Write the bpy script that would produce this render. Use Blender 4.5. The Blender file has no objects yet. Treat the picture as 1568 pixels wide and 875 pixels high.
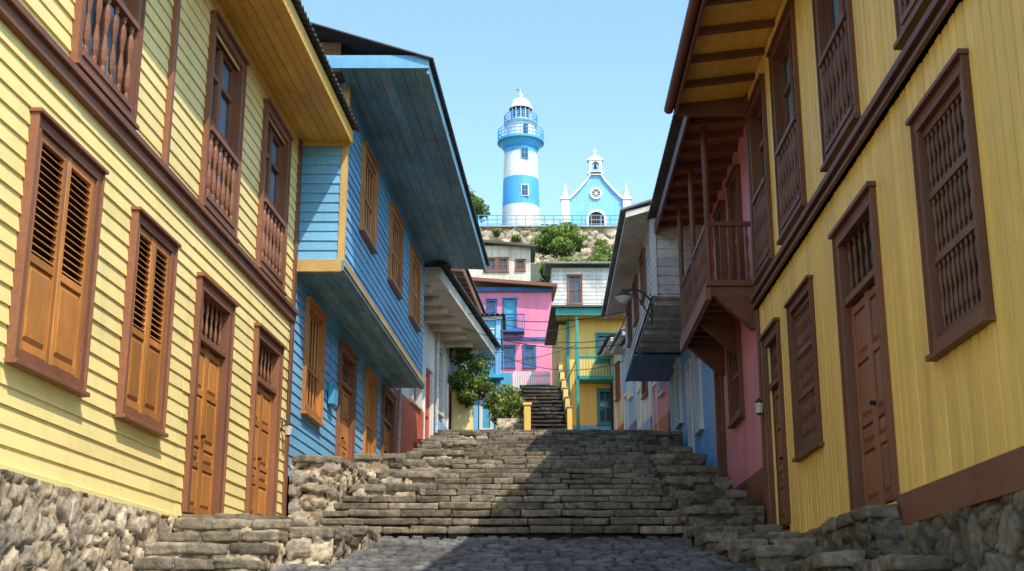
import bpy, math, random
from mathutils import Vector, noise
random.seed(7)
R=random.random
def U(a,b): return a+(b-a)*R()
SC=bpy.context.scene
# ------------------------------------------------------------ materials
def new_mat(name):
    m=bpy.data.materials.new(name); m.use_nodes=True
    nt=m.node_tree; b=nt.nodes['Principled BSDF']
    return m,nt,b
def N(nt,t,**k):
    n=nt.nodes.new(t)
    for a,v in k.items(): setattr(n,a,v)
    return n
def paint(name,rgb,rough=.5,var=.14,dirt=.3,grain=(1,1,1),bump=.12,wear=0.0,wearcol=(.35,.3,.25),spec=.3,streak=.12):
    m,nt,b=new_mat(name); L=nt.links.new
    tc=N(nt,'ShaderNodeTexCoord')
    mp=N(nt,'ShaderNodeMapping'); mp.inputs['Scale'].default_value=grain; L(tc.outputs['Object'],mp.inputs[0])
    mps=N(nt,'ShaderNodeMapping'); mps.inputs['Scale'].default_value=(5,5,.45); L(tc.outputs['Object'],mps.inputs[0])
    n0=N(nt,'ShaderNodeTexNoise'); n0.inputs['Scale'].default_value=1.0; n0.inputs['Detail'].default_value=3; L(mps.outputs[0],n0.inputs[0])
    n1=N(nt,'ShaderNodeTexNoise'); n1.inputs['Scale'].default_value=1.1; n1.inputs['Detail'].default_value=4; L(tc.outputs['Object'],n1.inputs[0])
    n2=N(nt,'ShaderNodeTexNoise'); n2.inputs['Scale'].default_value=14; n2.inputs['Detail'].default_value=4; n2.inputs['Roughness'].default_value=.65; L(mp.outputs[0],n2.inputs[0])
    at=N(nt,'ShaderNodeAttribute',attribute_name='rnd')
    r0=N(nt,'ShaderNodeMapRange'); r0.inputs[1].default_value=.48; r0.inputs[2].default_value=.72; r0.inputs[3].default_value=1.0; r0.inputs[4].default_value=1-streak; L(n0.outputs[0],r0.inputs[0])
    r1=N(nt,'ShaderNodeMapRange'); r1.inputs[1].default_value=.35; r1.inputs[2].default_value=.75; r1.inputs[3].default_value=1.0; r1.inputs[4].default_value=1-dirt; L(n1.outputs[0],r1.inputs[0])
    r2=N(nt,'ShaderNodeMapRange'); r2.inputs[1].default_value=.3; r2.inputs[2].default_value=.7; r2.inputs[3].default_value=1-var*.9; r2.inputs[4].default_value=1+var*.5; L(n2.outputs[0],r2.inputs[0])
    r3=N(nt,'ShaderNodeMapRange'); r3.inputs[3].default_value=1-var; r3.inputs[4].default_value=1+var*.5; L(at.outputs['Fac'],r3.inputs[0])
    m0=N(nt,'ShaderNodeMath',operation='MULTIPLY'); L(r0.outputs[0],m0.inputs[0]); L(r1.outputs[0],m0.inputs[1])
    m1=N(nt,'ShaderNodeMath',operation='MULTIPLY'); L(m0.outputs[0],m1.inputs[0]); L(r2.outputs[0],m1.inputs[1])
    m2=N(nt,'ShaderNodeMath',operation='MULTIPLY'); L(m1.outputs[0],m2.inputs[0]); L(r3.outputs[0],m2.inputs[1])
    vm=N(nt,'ShaderNodeVectorMath',operation='SCALE'); vm.inputs[0].default_value=rgb; L(m2.outputs[0],vm.inputs['Scale'])
    out=vm.outputs[0]
    if wear>0:
        n3=N(nt,'ShaderNodeTexNoise'); n3.inputs['Scale'].default_value=5; n3.inputs['Detail'].default_value=6; n3.inputs['Roughness'].default_value=.7; L(mp.outputs[0],n3.inputs[0])
        r4=N(nt,'ShaderNodeMapRange'); r4.inputs[1].default_value=.62-wear*.2; r4.inputs[2].default_value=.68-wear*.15; L(n3.outputs[0],r4.inputs[0])
        mx=N(nt,'ShaderNodeMix',data_type='RGBA'); L(r4.outputs[0],mx.inputs[0]); L(out,mx.inputs[6]); mx.inputs[7].default_value=(*wearcol,1); out=mx.outputs[2]
    L(out,b.inputs['Base Color'])
    b.inputs['Roughness'].default_value=rough; b.inputs['Specular IOR Level'].default_value=spec
    bp=N(nt,'ShaderNodeBump'); bp.inputs['Strength'].default_value=bump; bp.inputs['Distance'].default_value=.02; L(n2.outputs[0],bp.inputs['Height']); L(bp.outputs[0],b.inputs['Normal'])
    return m
def stone_mat(name,cols,mortar=(.12,.10,.08),bright=1.0,bump=.5,lo=.5,hi=1.35,moss=0):
    m,nt,b=new_mat(name); L=nt.links.new
    tc=N(nt,'ShaderNodeTexCoord')
    at=N(nt,'ShaderNodeAttribute',attribute_name='rnd'); ah=N(nt,'ShaderNodeAttribute',attribute_name='hgt')
    cr=N(nt,'ShaderNodeValToRGB'); e=cr.color_ramp.elements
    while len(e)<len(cols): e.new(.5)
    for i,c in enumerate(cols):
        e[i].position=i/(len(cols)-1); e[i].color=(*[q*bright for q in c],1)
    L(at.outputs['Fac'],cr.inputs[0])
    n=N(nt,'ShaderNodeTexNoise'); n.inputs['Scale'].default_value=9; n.inputs['Detail'].default_value=6; n.inputs['Roughness'].default_value=.72; L(tc.outputs['Object'],n.inputs[0])
    r=N(nt,'ShaderNodeMapRange'); r.inputs[1].default_value=.33; r.inputs[2].default_value=.67; r.inputs[3].default_value=lo; r.inputs[4].default_value=hi; L(n.outputs[0],r.inputs[0])
    nb=N(nt,'ShaderNodeTexNoise'); nb.inputs['Scale'].default_value=1.3; nb.inputs['Detail'].default_value=3; L(tc.outputs['Object'],nb.inputs[0])
    rb=N(nt,'ShaderNodeMapRange'); rb.inputs[1].default_value=.35; rb.inputs[2].default_value=.65; rb.inputs[3].default_value=.68; rb.inputs[4].default_value=1.18; L(nb.outputs[0],rb.inputs[0])
    mm=N(nt,'ShaderNodeMath',operation='MULTIPLY'); L(r.outputs[0],mm.inputs[0]); L(rb.outputs[0],mm.inputs[1])
    vm=N(nt,'ShaderNodeVectorMath',operation='SCALE'); L(cr.outputs[0],vm.inputs[0]); L(mm.outputs[0],vm.inputs['Scale'])
    src=vm.outputs[0]
    if moss:
        nm=N(nt,'ShaderNodeTexNoise'); nm.inputs['Scale'].default_value=2.6; nm.inputs['Detail'].default_value=6; nm.inputs['Roughness'].default_value=.7; L(tc.outputs['Object'],nm.inputs[0])
        rm=N(nt,'ShaderNodeMapRange'); rm.inputs[1].default_value=.55; rm.inputs[2].default_value=.68; rm.inputs[4].default_value=moss; L(nm.outputs[0],rm.inputs[0])
        mo=N(nt,'ShaderNodeMix',data_type='RGBA'); L(rm.outputs[0],mo.inputs[0]); L(src,mo.inputs[6]); mo.inputs[7].default_value=(.055,.055,.03,1); src=mo.outputs[2]
    mx=N(nt,'ShaderNodeMix',data_type='RGBA'); L(ah.outputs['Fac'],mx.inputs[0]); mx.inputs[6].default_value=(*mortar,1); L(src,mx.inputs[7])
    L(mx.outputs[2],b.inputs['Base Color']); b.inputs['Roughness'].default_value=.85; b.inputs['Specular IOR Level'].default_value=.2
    bp=N(nt,'ShaderNodeBump'); bp.inputs['Strength'].default_value=bump; bp.inputs['Distance'].default_value=.03; L(n.outputs[0],bp.inputs['Height']); L(bp.outputs[0],b.inputs['Normal'])
    return m
HG=(1,.15,4); VG=(4,4,.25)
M={}
M['yelL']=paint('pale_yellow_paint',(.96,.77,.31),grain=HG,dirt=.10,var=.07,streak=.08)
M['yelR']=paint('golden_yellow_paint',(.98,.62,.15),grain=VG,dirt=.12,var=.10,streak=.12)
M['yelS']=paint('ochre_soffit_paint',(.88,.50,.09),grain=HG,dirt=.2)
M['trim']=paint('brown_trim_paint',(.29,.12,.06),grain=(2,2,2),dirt=.3,var=.2)
M['trimR']=paint('dark_brown_trim_paint',(.21,.085,.045),grain=(2,2,2),dirt=.3,var=.2)
M['orng']=paint('varnished_orange_wood',(.62,.25,.06),grain=(5,5,.35),dirt=.35,var=.3,rough=.4)
M['brn']=paint('varnished_brown_wood',(.34,.13,.06),grain=(5,5,.35),dirt=.35,var=.3,rough=.42)
M['blue']=paint('blue_siding_paint',(.19,.47,.70),grain=HG,dirt=.2,var=.12,wear=.12,wearcol=(.34,.44,.52))
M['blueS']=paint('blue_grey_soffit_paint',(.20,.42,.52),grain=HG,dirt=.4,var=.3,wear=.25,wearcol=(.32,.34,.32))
M['bluetr']=paint('ochre_edge_paint',(.60,.38,.13),grain=HG,dirt=.4,var=.2)
M['white']=paint('white_plaster',(.82,.79,.74),dirt=.25,var=.1,streak=.2)
M['cream']=paint('cream_paint',(.78,.70,.57),dirt=.35,var=.15,wear=.15,streak=.25)
M['red']=paint('red_plaster',(.64,.14,.08),dirt=.3,var=.12)
M['pink']=paint('pink_plaster',(.90,.29,.31),dirt=.22,var=.1,streak=.2)
M['pink2']=paint('bright_pink_plaster',(.86,.24,.37),dirt=.2,var=.1)
M['sky']=paint('sky_blue_plaster',(.24,.52,.84),dirt=.2,var=.1,streak=.2)
M['lblue']=paint('teal_blue_paint',(.08,.40,.60),dirt=.3,var=.15)
M['deepb']=paint('deep_blue_paint',(.04,.15,.40),dirt=.3,var=.15)
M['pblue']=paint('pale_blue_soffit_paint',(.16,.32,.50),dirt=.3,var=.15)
M['green']=paint('turquoise_green_paint',(.05,.34,.30),dirt=.3,var=.15)
M['wsid']=paint('white_weathered_boards',(.70,.68,.64),grain=HG,dirt=.45,var=.25,wear=.3,wearcol=(.32,.28,.24),streak=.3)
M['lhb']=paint('lighthouse_blue',(.09,.42,.80),dirt=.12,var=.06,streak=.12)
M['lhw']=paint('lighthouse_white',(.82,.81,.78),dirt=.12,var=.05,streak=.15)
M['chb']=paint('church_pale_blue',(.25,.56,.86),dirt=.12,var=.05,streak=.15)
M['dark']=paint('dark_interior',(.02,.018,.016),rough=.8)
M['iron']=paint('dark_iron',(.04,.035,.03),rough=.5)
M['conc']=paint('concrete',(.42,.39,.34),dirt=.5,var=.2,wear=.3,wearcol=(.2,.18,.15),bump=.4)
M['roof']=paint('corrugated_roof_dark',(.10,.092,.085),dirt=.4,var=.3,rough=.6)
M['roofg']=paint('corrugated_roof_grey',(.30,.30,.30),dirt=.4,var=.3,rough=.5)
M['terra']=paint('hillside_earth',(.17,.14,.08),dirt=.5,var=.3,bump=.8,wear=.9,wearcol=(.07,.10,.03))
stc=[(.24,.18,.12),(.48,.37,.24),(.34,.28,.21),(.56,.46,.31),(.42,.33,.23),(.25,.21,.17),(.52,.43,.31)]
M['stone']=stone_mat('rubble_stone',stc,(.20,.15,.10),1.3,.8)
M['stoneD']=stone_mat('shaded_rubble_stone',stc,(.08,.06,.04),.46,.8,moss=.5)  # same stone as rubble_stone, right side's shade put into its colour
M['cob']=stone_mat('cobblestones',[(.17,.165,.16),(.25,.235,.22),(.20,.19,.18),(.29,.27,.25)],(.03,.027,.024),.66,.7)
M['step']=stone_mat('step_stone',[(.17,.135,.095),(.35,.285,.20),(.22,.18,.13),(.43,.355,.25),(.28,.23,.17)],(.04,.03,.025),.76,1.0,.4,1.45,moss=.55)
M['riser']=stone_mat('riser_stone',[(.12,.095,.07),(.25,.20,.145),(.15,.125,.095),(.30,.245,.175)],(.04,.03,.025),.32,1.0,.35,1.5,moss=.5)  # own dirt plus painted shade: darkens risers under nosings and the whole upper flight
m,nt,b=new_mat('window_glass'); b.inputs['Base Color'].default_value=(.04,.055,.07,1); b.inputs['Roughness'].default_value=.08; b.inputs['Specular IOR Level'].default_value=.8; M['glass']=m
m,nt,b=new_mat('blue_reflection_glass'); b.inputs['Base Color'].default_value=(.18,.30,.40,1); b.inputs['Roughness'].default_value=.1; b.inputs['Specular IOR Level'].default_value=.8; M['glassb']=m  # bluish reflection painted into the pane's base colour; no curtain behind
def leafmat(name,c1,c2,c3):
    m,nt,b=new_mat(name); L=nt.links.new
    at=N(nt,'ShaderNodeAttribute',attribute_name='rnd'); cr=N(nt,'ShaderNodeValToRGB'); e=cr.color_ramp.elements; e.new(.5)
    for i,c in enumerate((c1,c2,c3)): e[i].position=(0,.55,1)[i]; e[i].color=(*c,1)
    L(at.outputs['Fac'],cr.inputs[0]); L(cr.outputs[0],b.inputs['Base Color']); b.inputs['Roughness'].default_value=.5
    tr=N(nt,'ShaderNodeBsdfTranslucent'); L(cr.outputs[0],tr.inputs[0]); ms=N(nt,'ShaderNodeMixShader'); ms.inputs[0].default_value=.35
    o=nt.nodes['Material Output']; L(b.outputs[0],ms.inputs[1]); L(tr.outputs[0],ms.inputs[2]); L(ms.outputs[0],o.inputs[0])
    return m
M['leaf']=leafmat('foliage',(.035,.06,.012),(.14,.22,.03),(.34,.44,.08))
M['flow']=paint('flower_petals',(.75,.16,.12),var=.3)
M['bark']=paint('bark',(.10,.07,.045),bump=.6)
ctex=bpy.data.textures.new('rock_clouds','CLOUDS'); ctex.noise_scale=.11; ctex.noise_depth=3
# ------------------------------------------------------------ builder
class MB:
    def __init__(s,name,mats,parent=None):
        s.name=name; s.mats=[M[k] for k in mats]; s.p=parent; s.v=[]; s.f=[]; s.m=[]; s.r=[]
    def quad(s,pts,m=0,r=None):
        i=len(s.v); s.v+=[tuple(p) for p in pts]; s.f.append(tuple(range(i,i+len(pts)))); s.m.append(m); s.r.append(R() if r is None else r)
    def hexa(s,P,m=0,r=None):
        i=len(s.v); s.v+=[tuple(p) for p in P]; r=R() if r is None else r
        for q in ((3,2,1,0),(4,5,6,7),(0,1,5,4),(1,2,6,5),(2,3,7,6),(3,0,4,7)):
            s.f.append(tuple(i+k for k in q)); s.m.append(m); s.r.append(r)
    def box(s,F,a0,a1,o0,o1,z0,z1,m=0,j=0,r=None):
        P=[]
        for z in (z0,z1):
            for (a,o) in ((a0,o0),(a1,o0),(a1,o1),(a0,o1)):
                P.append(F(a+U(-j,j),o+U(-j,j),z+U(-j,j)*.6))
        s.hexa(P,m,r)
    def lathe(s,c,prof,n=8,m=0,r=None):
        i=len(s.v); r=R() if r is None else r
        for q in prof:
            for k in range(n):
                t=2*math.pi*k/n; s.v.append((c[0]+q[0]*math.cos(t),c[1]+q[0]*math.sin(t),q[1]))
        for a in range(len(prof)-1):
            mm=prof[a][2] if len(prof[a])>2 else m
            for k in range(n):
                k2=(k+1)%n
                s.f.append((i+a*n+k,i+a*n+k2,i+(a+1)*n+k2,i+(a+1)*n+k)); s.m.append(mm); s.r.append(r)
    def tube(s,p0,p1,rad,n=6,m=0,r1=None):
        p0=Vector(p0);p1=Vector(p1);d=(p1-p0)
        if d.length<1e-6: return
        d.normalize(); a=d.orthogonal().normalized(); b=d.cross(a); i=len(s.v); r=R()
        for p,rr in ((p0,rad),(p1,rad if r1 is None else r1)):
            for k in range(n):
                t=2*math.pi*k/n; s.v.append(tuple(p+a*math.cos(t)*rr+b*math.sin(t)*rr))
        for k in range(n):
            k2=(k+1)%n; s.f.append((i+k,i+k2,i+n+k2,i+n+k)); s.m.append(m); s.r.append(r)
        s.f.append(tuple(i+k for k in range(n))); s.m.append(m); s.r.append(r)
        s.f.append(tuple(i+n+k for k in range(n))); s.m.append(m); s.r.append(r)
    def done(s,bevel=0,smooth=False,hgt=1.0,seg=1,rock=0):
        me=bpy.data.meshes.new(s.name); me.from_pydata(s.v,[],s.f)
        for q in s.mats: me.materials.append(q)
        me.polygons.foreach_set('material_index',s.m)
        a=me.attributes.new('rnd','FLOAT','FACE'); a.data.foreach_set('value',s.r)
        a=me.attributes.new('hgt','FLOAT','FACE'); a.data.foreach_set('value',[hgt]*len(s.r))
        if smooth or rock: me.polygons.foreach_set('use_smooth',[True]*len(s.f))
        me.update()
        ob=bpy.data.objects.new(s.name,me); SC.collection.objects.link(ob)
        if s.p: ob.parent=s.p
        if bevel:
            bm=ob.modifiers.new('bevel','BEVEL'); bm.width=bevel; bm.segments=seg; bm.limit_method='ANGLE'
        if rock:
            su=ob.modifiers.new('split','SUBSURF'); su.subdivision_type='SIMPLE'; su.levels=2; su.render_levels=2
            d=ob.modifiers.new('rough','DISPLACE'); d.texture=ctex; d.texture_coords='LOCAL'; d.strength=rock; d.mid_level=.5
        return ob
def empty(name,loc=(0,0,0)):
    e=bpy.data.objects.new(name,None); SC.collection.objects.link(e); return e
def FX(a,b,sg): return lambda s,o,z:(a+b*s+sg*o,s,z)
def FF(y,b=0): return lambda s,o,z:(s,y+b*s-o,z)
FW=lambda x,y,z:(x,y,z)
# ------------------------------------------------------------ facade helpers
def cutrow(s0,s1,zc,ops,pad=0):
    iv=[(s0,s1)]
    for (a,b,c,d) in ops:
        if c<zc<d:
            nv=[]
            for (x,y) in iv:
                if b<=x or a>=y: nv.append((x,y)); continue
                if a>x: nv.append((x,a))
                if b<y: nv.append((b,y))
            iv=nv
    return iv
def siding(mb,F,s0,s1,z0,z1,ops=(),p=.15,lap=.022,m=0,brk=4.2):
    n=max(1,round((z1-z0)/p)); p=(z1-z0)/n
    for i in range(n):
        z=z0+i*p
        for (x,y) in cutrow(s0,s1,z+p/2,ops):
            c=x
            while c<y-1e-4:
                e=min(y,c+U(brk*.6,brk*1.3))
                if y-e<.5: e=y
                r=R(); w=U(-.003,.003); l=lap+U(-.004,.004)
                mb.quad([F(c,l,z+w),F(e,l,z-w),F(e,.004,z+p),F(c,.004,z+p)],m,r)
                mb.quad([F(c,l,z+w),F(e,l,z-w),F(e,0,z-w),F(c,0,z+w)],m,r)
                mb.quad([F(c,l,z+w),F(c,.004,z+p),F(c,0,z+p),F(c,0,z+w)],m,r)
                mb.quad([F(e,l,z-w),F(e,.004,z+p),F(e,0,z+p),F(e,0,z-w)],m,r)
                c=e
def vboards(mb,F,s0,s1,z0,z1,ops=(),w=.165,g=.026,t=.03,m=0):
    n=max(1,round((s1-s0)/w)); w=(s1-s0)/n
    for i in range(n):
        a=s0+i*w; b=a+w-g; zz=[(z0,z1)]
        for (x,y,c,d) in ops:
            if x<(a+b)/2<y:
                nz=[]
                for (p,q) in zz:
                    if d<=p or c>=q: nz.append((p,q)); continue
                    if c>p: nz.append((p,c))
                    if d<q: nz.append((d,q))
                zz=nz
        for (p,q) in zz:
            r=R(); tt=t+U(-.004,.004); e=.007
            mb.quad([F(a+e,tt,p),F(b-e,tt,p),F(b-e,tt,q),F(a+e,tt,q)],m,r)
            mb.quad([F(a,0,p),F(a+e,tt,p),F(a+e,tt,q),F(a,0,q)],m,r)
            mb.quad([F(b,0,p),F(b-e,tt,p),F(b-e,tt,q),F(b,0,q)],m,r)
            mb.quad([F(a,0,p),F(b,0,p),F(b,tt,p),F(a,tt,p)],m,r)
def plain(mb,F,s0,s1,z0,z1,ops=(),m=0,o=0):
    S=sorted({s0,s1,*[q for a in ops for q in a[:2] if s0<q<s1]}); Z=sorted({z0,z1,*[q for a in ops for q in a[2:] if z0<q<z1]})
    for i in range(len(S)-1):
        for j in range(len(Z)-1):
            cs=(S[i]+S[i+1])/2; cz=(Z[j]+Z[j+1])/2
            if any(a<cs<b and c<cz<d for a,b,c,d in ops): continue
            mb.quad([F(S[i],o,Z[j]),F(S[i+1],o,Z[j]),F(S[i+1],o,Z[j+1]),F(S[i],o,Z[j+1])],m,.5)
def reveal(mb,F,op,d=.14,m=0,o=.02):
    a,b,c,e=op
    for q in (((a,c),(b,c)),((b,c),(b,e)),((b,e),(a,e)),((a,e),(a,c))):
        mb.quad([F(q[0][0],o,q[0][1]),F(q[1][0],o,q[1][1]),F(q[1][0],-d,q[1][1]),F(q[0][0],-d,q[0][1])],m)
def op(w,k=.07): return (w[0]+k,w[1]-k,w[2]+k,w[3]-k)
def frame(mb,F,w,t=.12,o=.06,m=0,cap=True,sill=True):
    a,b,c,d=w
    mb.box(F,a,a+t,-.1,o,c+t,d-t,m); mb.box(F,b-t,b,-.1,o,c+t,d-t,m)
    mb.box(F,a-.003,b+.003,-.1,o+.004,d-t,d,m); mb.box(F,a-.003,b+.003,-.1,o+.004,c,c+t,m)
    e=.03
    mb.box(F,a-e,a-.004,-.02,o+.02,c-.004,d+.004,m); mb.box(F,b+.004,b+e,-.02,o+.02,c-.004,d+.004,m)
    if cap: mb.box(F,a-.05,b+.05,-.02,o+.045,d+.006,d+.04,m)
    if sill: mb.box(F,a-.05,b+.05,-.02,o+.05,c-.045,c-.006,m)
    return (a+t,b-t,c+t,d-t)
def spindle(mb,F,s,o,z0,z1,r=.02,m=0,turned=True):
    h=z1-z0; c=F(s,o,0)
    if turned:
        pr=[(r*.9,0),(r*.9,.08),(r*.5,.11),(r*1.1,.18),(r*1.25,.3),(r*.7,.46),(r*.5,.5),(r*.7,.54),(r*1.25,.7),(r*1.1,.82),(r*.5,.89),(r*.9,.92),(r*.9,1)]
    else: pr=[(r,0),(r,1)]
    mb.lathe(c[:2],[(q[0],z0+q[1]*h) for q in pr],7,m)
def panel(mb,F,a,b,c,d,o,m):
    mb.box(F,a,b,o-.02,o+.004,c,d,m)
    e=min(.05,(b-a)*.25)
    P=[F(a+.015,o+.004,c+.015),F(b-.015,o+.004,c+.015),F(b-.015,o+.004,d-.015),F(a+.015,o+.004,d-.015)]
    Q=[F(a+e,o+.024,c+e),F(b-e,o+.024,c+e),F(b-e,o+.024,d-e),F(a+e,o+.024,d-e)]
    r=R()
    for i in range(4):
        k=(i+1)%4; mb.quad([P[i],P[k],Q[k],Q[i]],m,r)
    mb.quad(Q,m,r)
def leaf_frame(mb,F,a,b,c,d,rails,t=.08,o=.03,m=0):
    mb.box(F,a,a+t,o-.05,o,c,d,m); mb.box(F,b-t,b,o-.05,o,c,d,m)
    for z in rails: mb.box(F,a+t,b-t,o-.045,o-.003,z-t/2,z+t/2,m)
def shutter_window(par,F,w,mat='orng',fmat='trim',split=.42):
    mb=MB('shuttered_window',[mat,fmat,'dark'],par)
    a,b,c,d=frame(mb,F,w,.09,.07,1)
    mb.quad([F(a,-.05,c),F(b,-.05,c),F(b,-.05,d),F(a,-.05,d)],2)
    mid=(a+b)/2; zs=c+(d-c)*split
    for (x,y) in ((a+.005,mid-.006),(mid+.006,b-.005)):
        leaf_frame(mb,F,x,y,c+.005,d-.005,[c+.05,zs,d-.045],.07,.05,0)
        panel(mb,F,x+.07,y-.07,c+.09,zs-.04,.02,0)
        z=zs+.05
        while z<d-.11:
            P=[F(x+.07,.042,z),F(y-.07,.042,z),F(y-.07,.0,z+.035),F(x+.07,.0,z+.035),
               F(x+.07,.046,z+.01),F(y-.07,.046,z+.01),F(y-.07,.004,z+.045),F(x+.07,.004,z+.045)]
            mb.hexa(P,0); z+=.062
    return mb.done(.004)
def barred_window(par,F,w,mat='trimR',n=9,rails=(.0,.5,1.0),turned=False,glass='glass',t=.09):
    mb=MB('barred_window',[mat,glass],par)
    a,b,c,d=frame(mb,F,w,t,.06,0)
    mb.quad([F(a,-.1,c),F(b,-.1,c),F(b,-.1,d),F(a,-.1,d)],1)
    mb.box(F,(a+b)/2-.03,(a+b)/2+.03,-.09,-.05,c,d,0)
    for r in rails:
        z=c+.04+(d-c-.08)*r; mb.box(F,a,b,-.03,.02,z-.03,z+.03,0)
    for i in range(n):
        s=a+(b-a)*(i+.5)/n
        for k in range(len(rails)-1):
            z0=c+.04+(d-c-.08)*rails[k]+.03; z1=c+.04+(d-c-.08)*rails[k+1]-.03
            spindle(mb,F,s,-.005,z0,z1,.017,0,turned)
    return mb.done()
def balustrade_window(par,F,w,mat='trim',glass='glassb',t=.1,hb=.85,n=6):
    mb=MB('casement_window',[mat,glass],par)
    a,b,c,d=frame(mb,F,w,t,.06,0)
    mb.quad([F(a,-.1,c),F(b,-.1,c),F(b,-.1,d),F(a,-.1,d)],1)
    mid=(a+b)/2
    for (x,y) in ((a,mid-.004),(mid+.004,b)):
        leaf_frame(mb,F,x,y,c,d,[c+.04,c+(d-c)*.5,c+(d-c)*.78,d-.04],.06,-.04,0)
    mb.box(F,a,b,.0,.09,c+hb,c+hb+.06,0); mb.box(F,a,b,.0,.08,c+.0,c+.05,0)
    for i in range(n): spindle(mb,F,a+(b-a)*(i+.5)/n,.045,c+.05,c+hb,.028,0,True)
    return mb.done()
def door(par,F,w,mat='orng',fmat='trim',tr=.5,t=.12):
    mb=MB('double_door',[mat,fmat,'dark'],par)
    a,b,c,d=w
    mb.box(F,a,a+t,-.12,.06,c,d-t,1); mb.box(F,b-t,b,-.12,.06,c,d-t,1); mb.box(F,a-.003,b+.003,-.12,.064,d-t,d,1)
    mb.box(F,a-.06,b+.06,-.02,.11,d+.004,d+.05,1)
    mb.box(F,a-.035,a-.004,-.02,.08,c,d+.002,1); mb.box(F,b+.004,b+.035,-.02,.08,c,d+.002,1)
    a+=t;b-=t;d-=t
    zt=d-tr
    mb.quad([F(a,-.11,c),F(b,-.11,c),F(b,-.11,d),F(a,-.11,d)],2)
    mb.box(F,a,b,-.1,.04,zt-.07,zt,1)
    for i in range(6): spindle(mb,F,a+(b-a)*(i+.5)/6,-.03,zt,d,.018,1,True)
    mid=(a+b)/2; top=zt-.075
    for (x,y) in ((a+.004,mid-.004),(mid+.004,b-.004)):
        h=top-c; rl=[c+.08,c+h*.3,c+h*.42,c+h*.72,top-.06]
        leaf_frame(mb,F,x,y,c+.01,top,rl,.075,-.02,0)
        for k in range(4): panel(mb,F,x+.075,y-.075,rl[k]+.035,rl[k+1]-.035,-.05,0)
    mb.tube(F(mid-.05,-.02,c+(top-c)*.47),F(mid-.05,.03,c+(top-c)*.47),.022,8,2)
    return mb.done(.004)
def small_window(par,F,w,fm='white',glass='glass',t=.07,bars=1):
    mb=MB('sash_window',[fm,glass],par)
    a,b,c,d=frame(mb,F,w,t,.04,0)
    mb.quad([F(a,-.08,c),F(b,-.08,c),F(b,-.08,d),F(a,-.08,d)],1)
    for i in range(bars):
        s=a+(b-a)*(i+1)/(bars+1); mb.box(F,s-.02,s+.02,-.07,-.03,c,d,0)
    mb.box(F,a,b,-.07,-.034,(c+d)/2-.02,(c+d)/2+.02,0)
    return mb.done()
def small_door(par,F,w,mat='deepb',fm='white'):
    mb=MB('door',[mat,fm],par); a,b,c,d=w
    mb.box(F,a,a+.08,-.1,.04,c,d-.08,1); mb.box(F,b-.08,b,-.1,.04,c,d-.08,1); mb.box(F,a,b,-.1,.045,d-.08,d,1)
    leaf_frame(mb,F,a+.08,b-.08,c,d-.08,[c+.1,c+(d-c)*.45,d-.15],.09,-.02,0)
    mb.quad([F(a+.08,-.06,c),F(b-.08,-.06,c),F(b-.08,-.06,d-.08),F(a+.08,-.06,d-.08)],0)
    return mb.done()
def roof(par,F,s0,s1,oe,z,back,rise,mat='roof',step=.03,name='roof',wl=.16,amp=.028):
    mb=MB(name,[mat],par); n=int((s1-s0)/step); q=(oe,z,back,z+rise)
    for i in range(n):
        a=s0+(s1-s0)*i/n; b=s0+(s1-s0)*(i+1)/n
        da=amp*math.sin(2*math.pi*a/wl); db=amp*math.sin(2*math.pi*b/wl); r=(int(a/.8)*.37)%1
        mb.quad([F(a,q[0],q[1]+da),F(b,q[0],q[1]+db),F(b,q[2],q[3]+db),F(a,q[2],q[3]+da)],0,r)
        mb.quad([F(a,q[0],q[1]+da-.02),F(b,q[0],q[1]+db-.02),F(b,q[2],q[3]+db-.02),F(a,q[2],q[3]+da-.02)],0,r)
        mb.quad([F(a,q[0],q[1]+da),F(b,q[0],q[1]+db),F(b,q[0],q[1]+db-.02),F(a,q[0],q[1]+da-.02)],0,r)
    return mb.done()
def soffit(par,F,s0,s1,o0,o1,z0,z1,mat,name='soffit',w=.14):
    mb=MB(name,[mat],par)
    n=max(1,round((o1-o0)/w))
    for i in range(n):
        a=o0+(o1-o0)*i/n; b=o0+(o1-o0)*(i+1)/n-.008; za=z0+(z1-z0)*i/n; zb=z0+(z1-z0)*(i+1)/n
        c=s0
        while c<s1-.01:
            e=min(s1,c+U(2.5,4)); dz=U(0,.006)
            mb.hexa([F(c,a,za-dz),F(e-.004,a,za-dz),F(e-.004,b,zb-dz),F(c,b,zb-dz),F(c,a,za+.03),F(e-.004,a,za+.03),F(e-.004,b,zb+.03),F(c,b,zb+.03)],0); c=e
    return mb.done()
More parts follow.
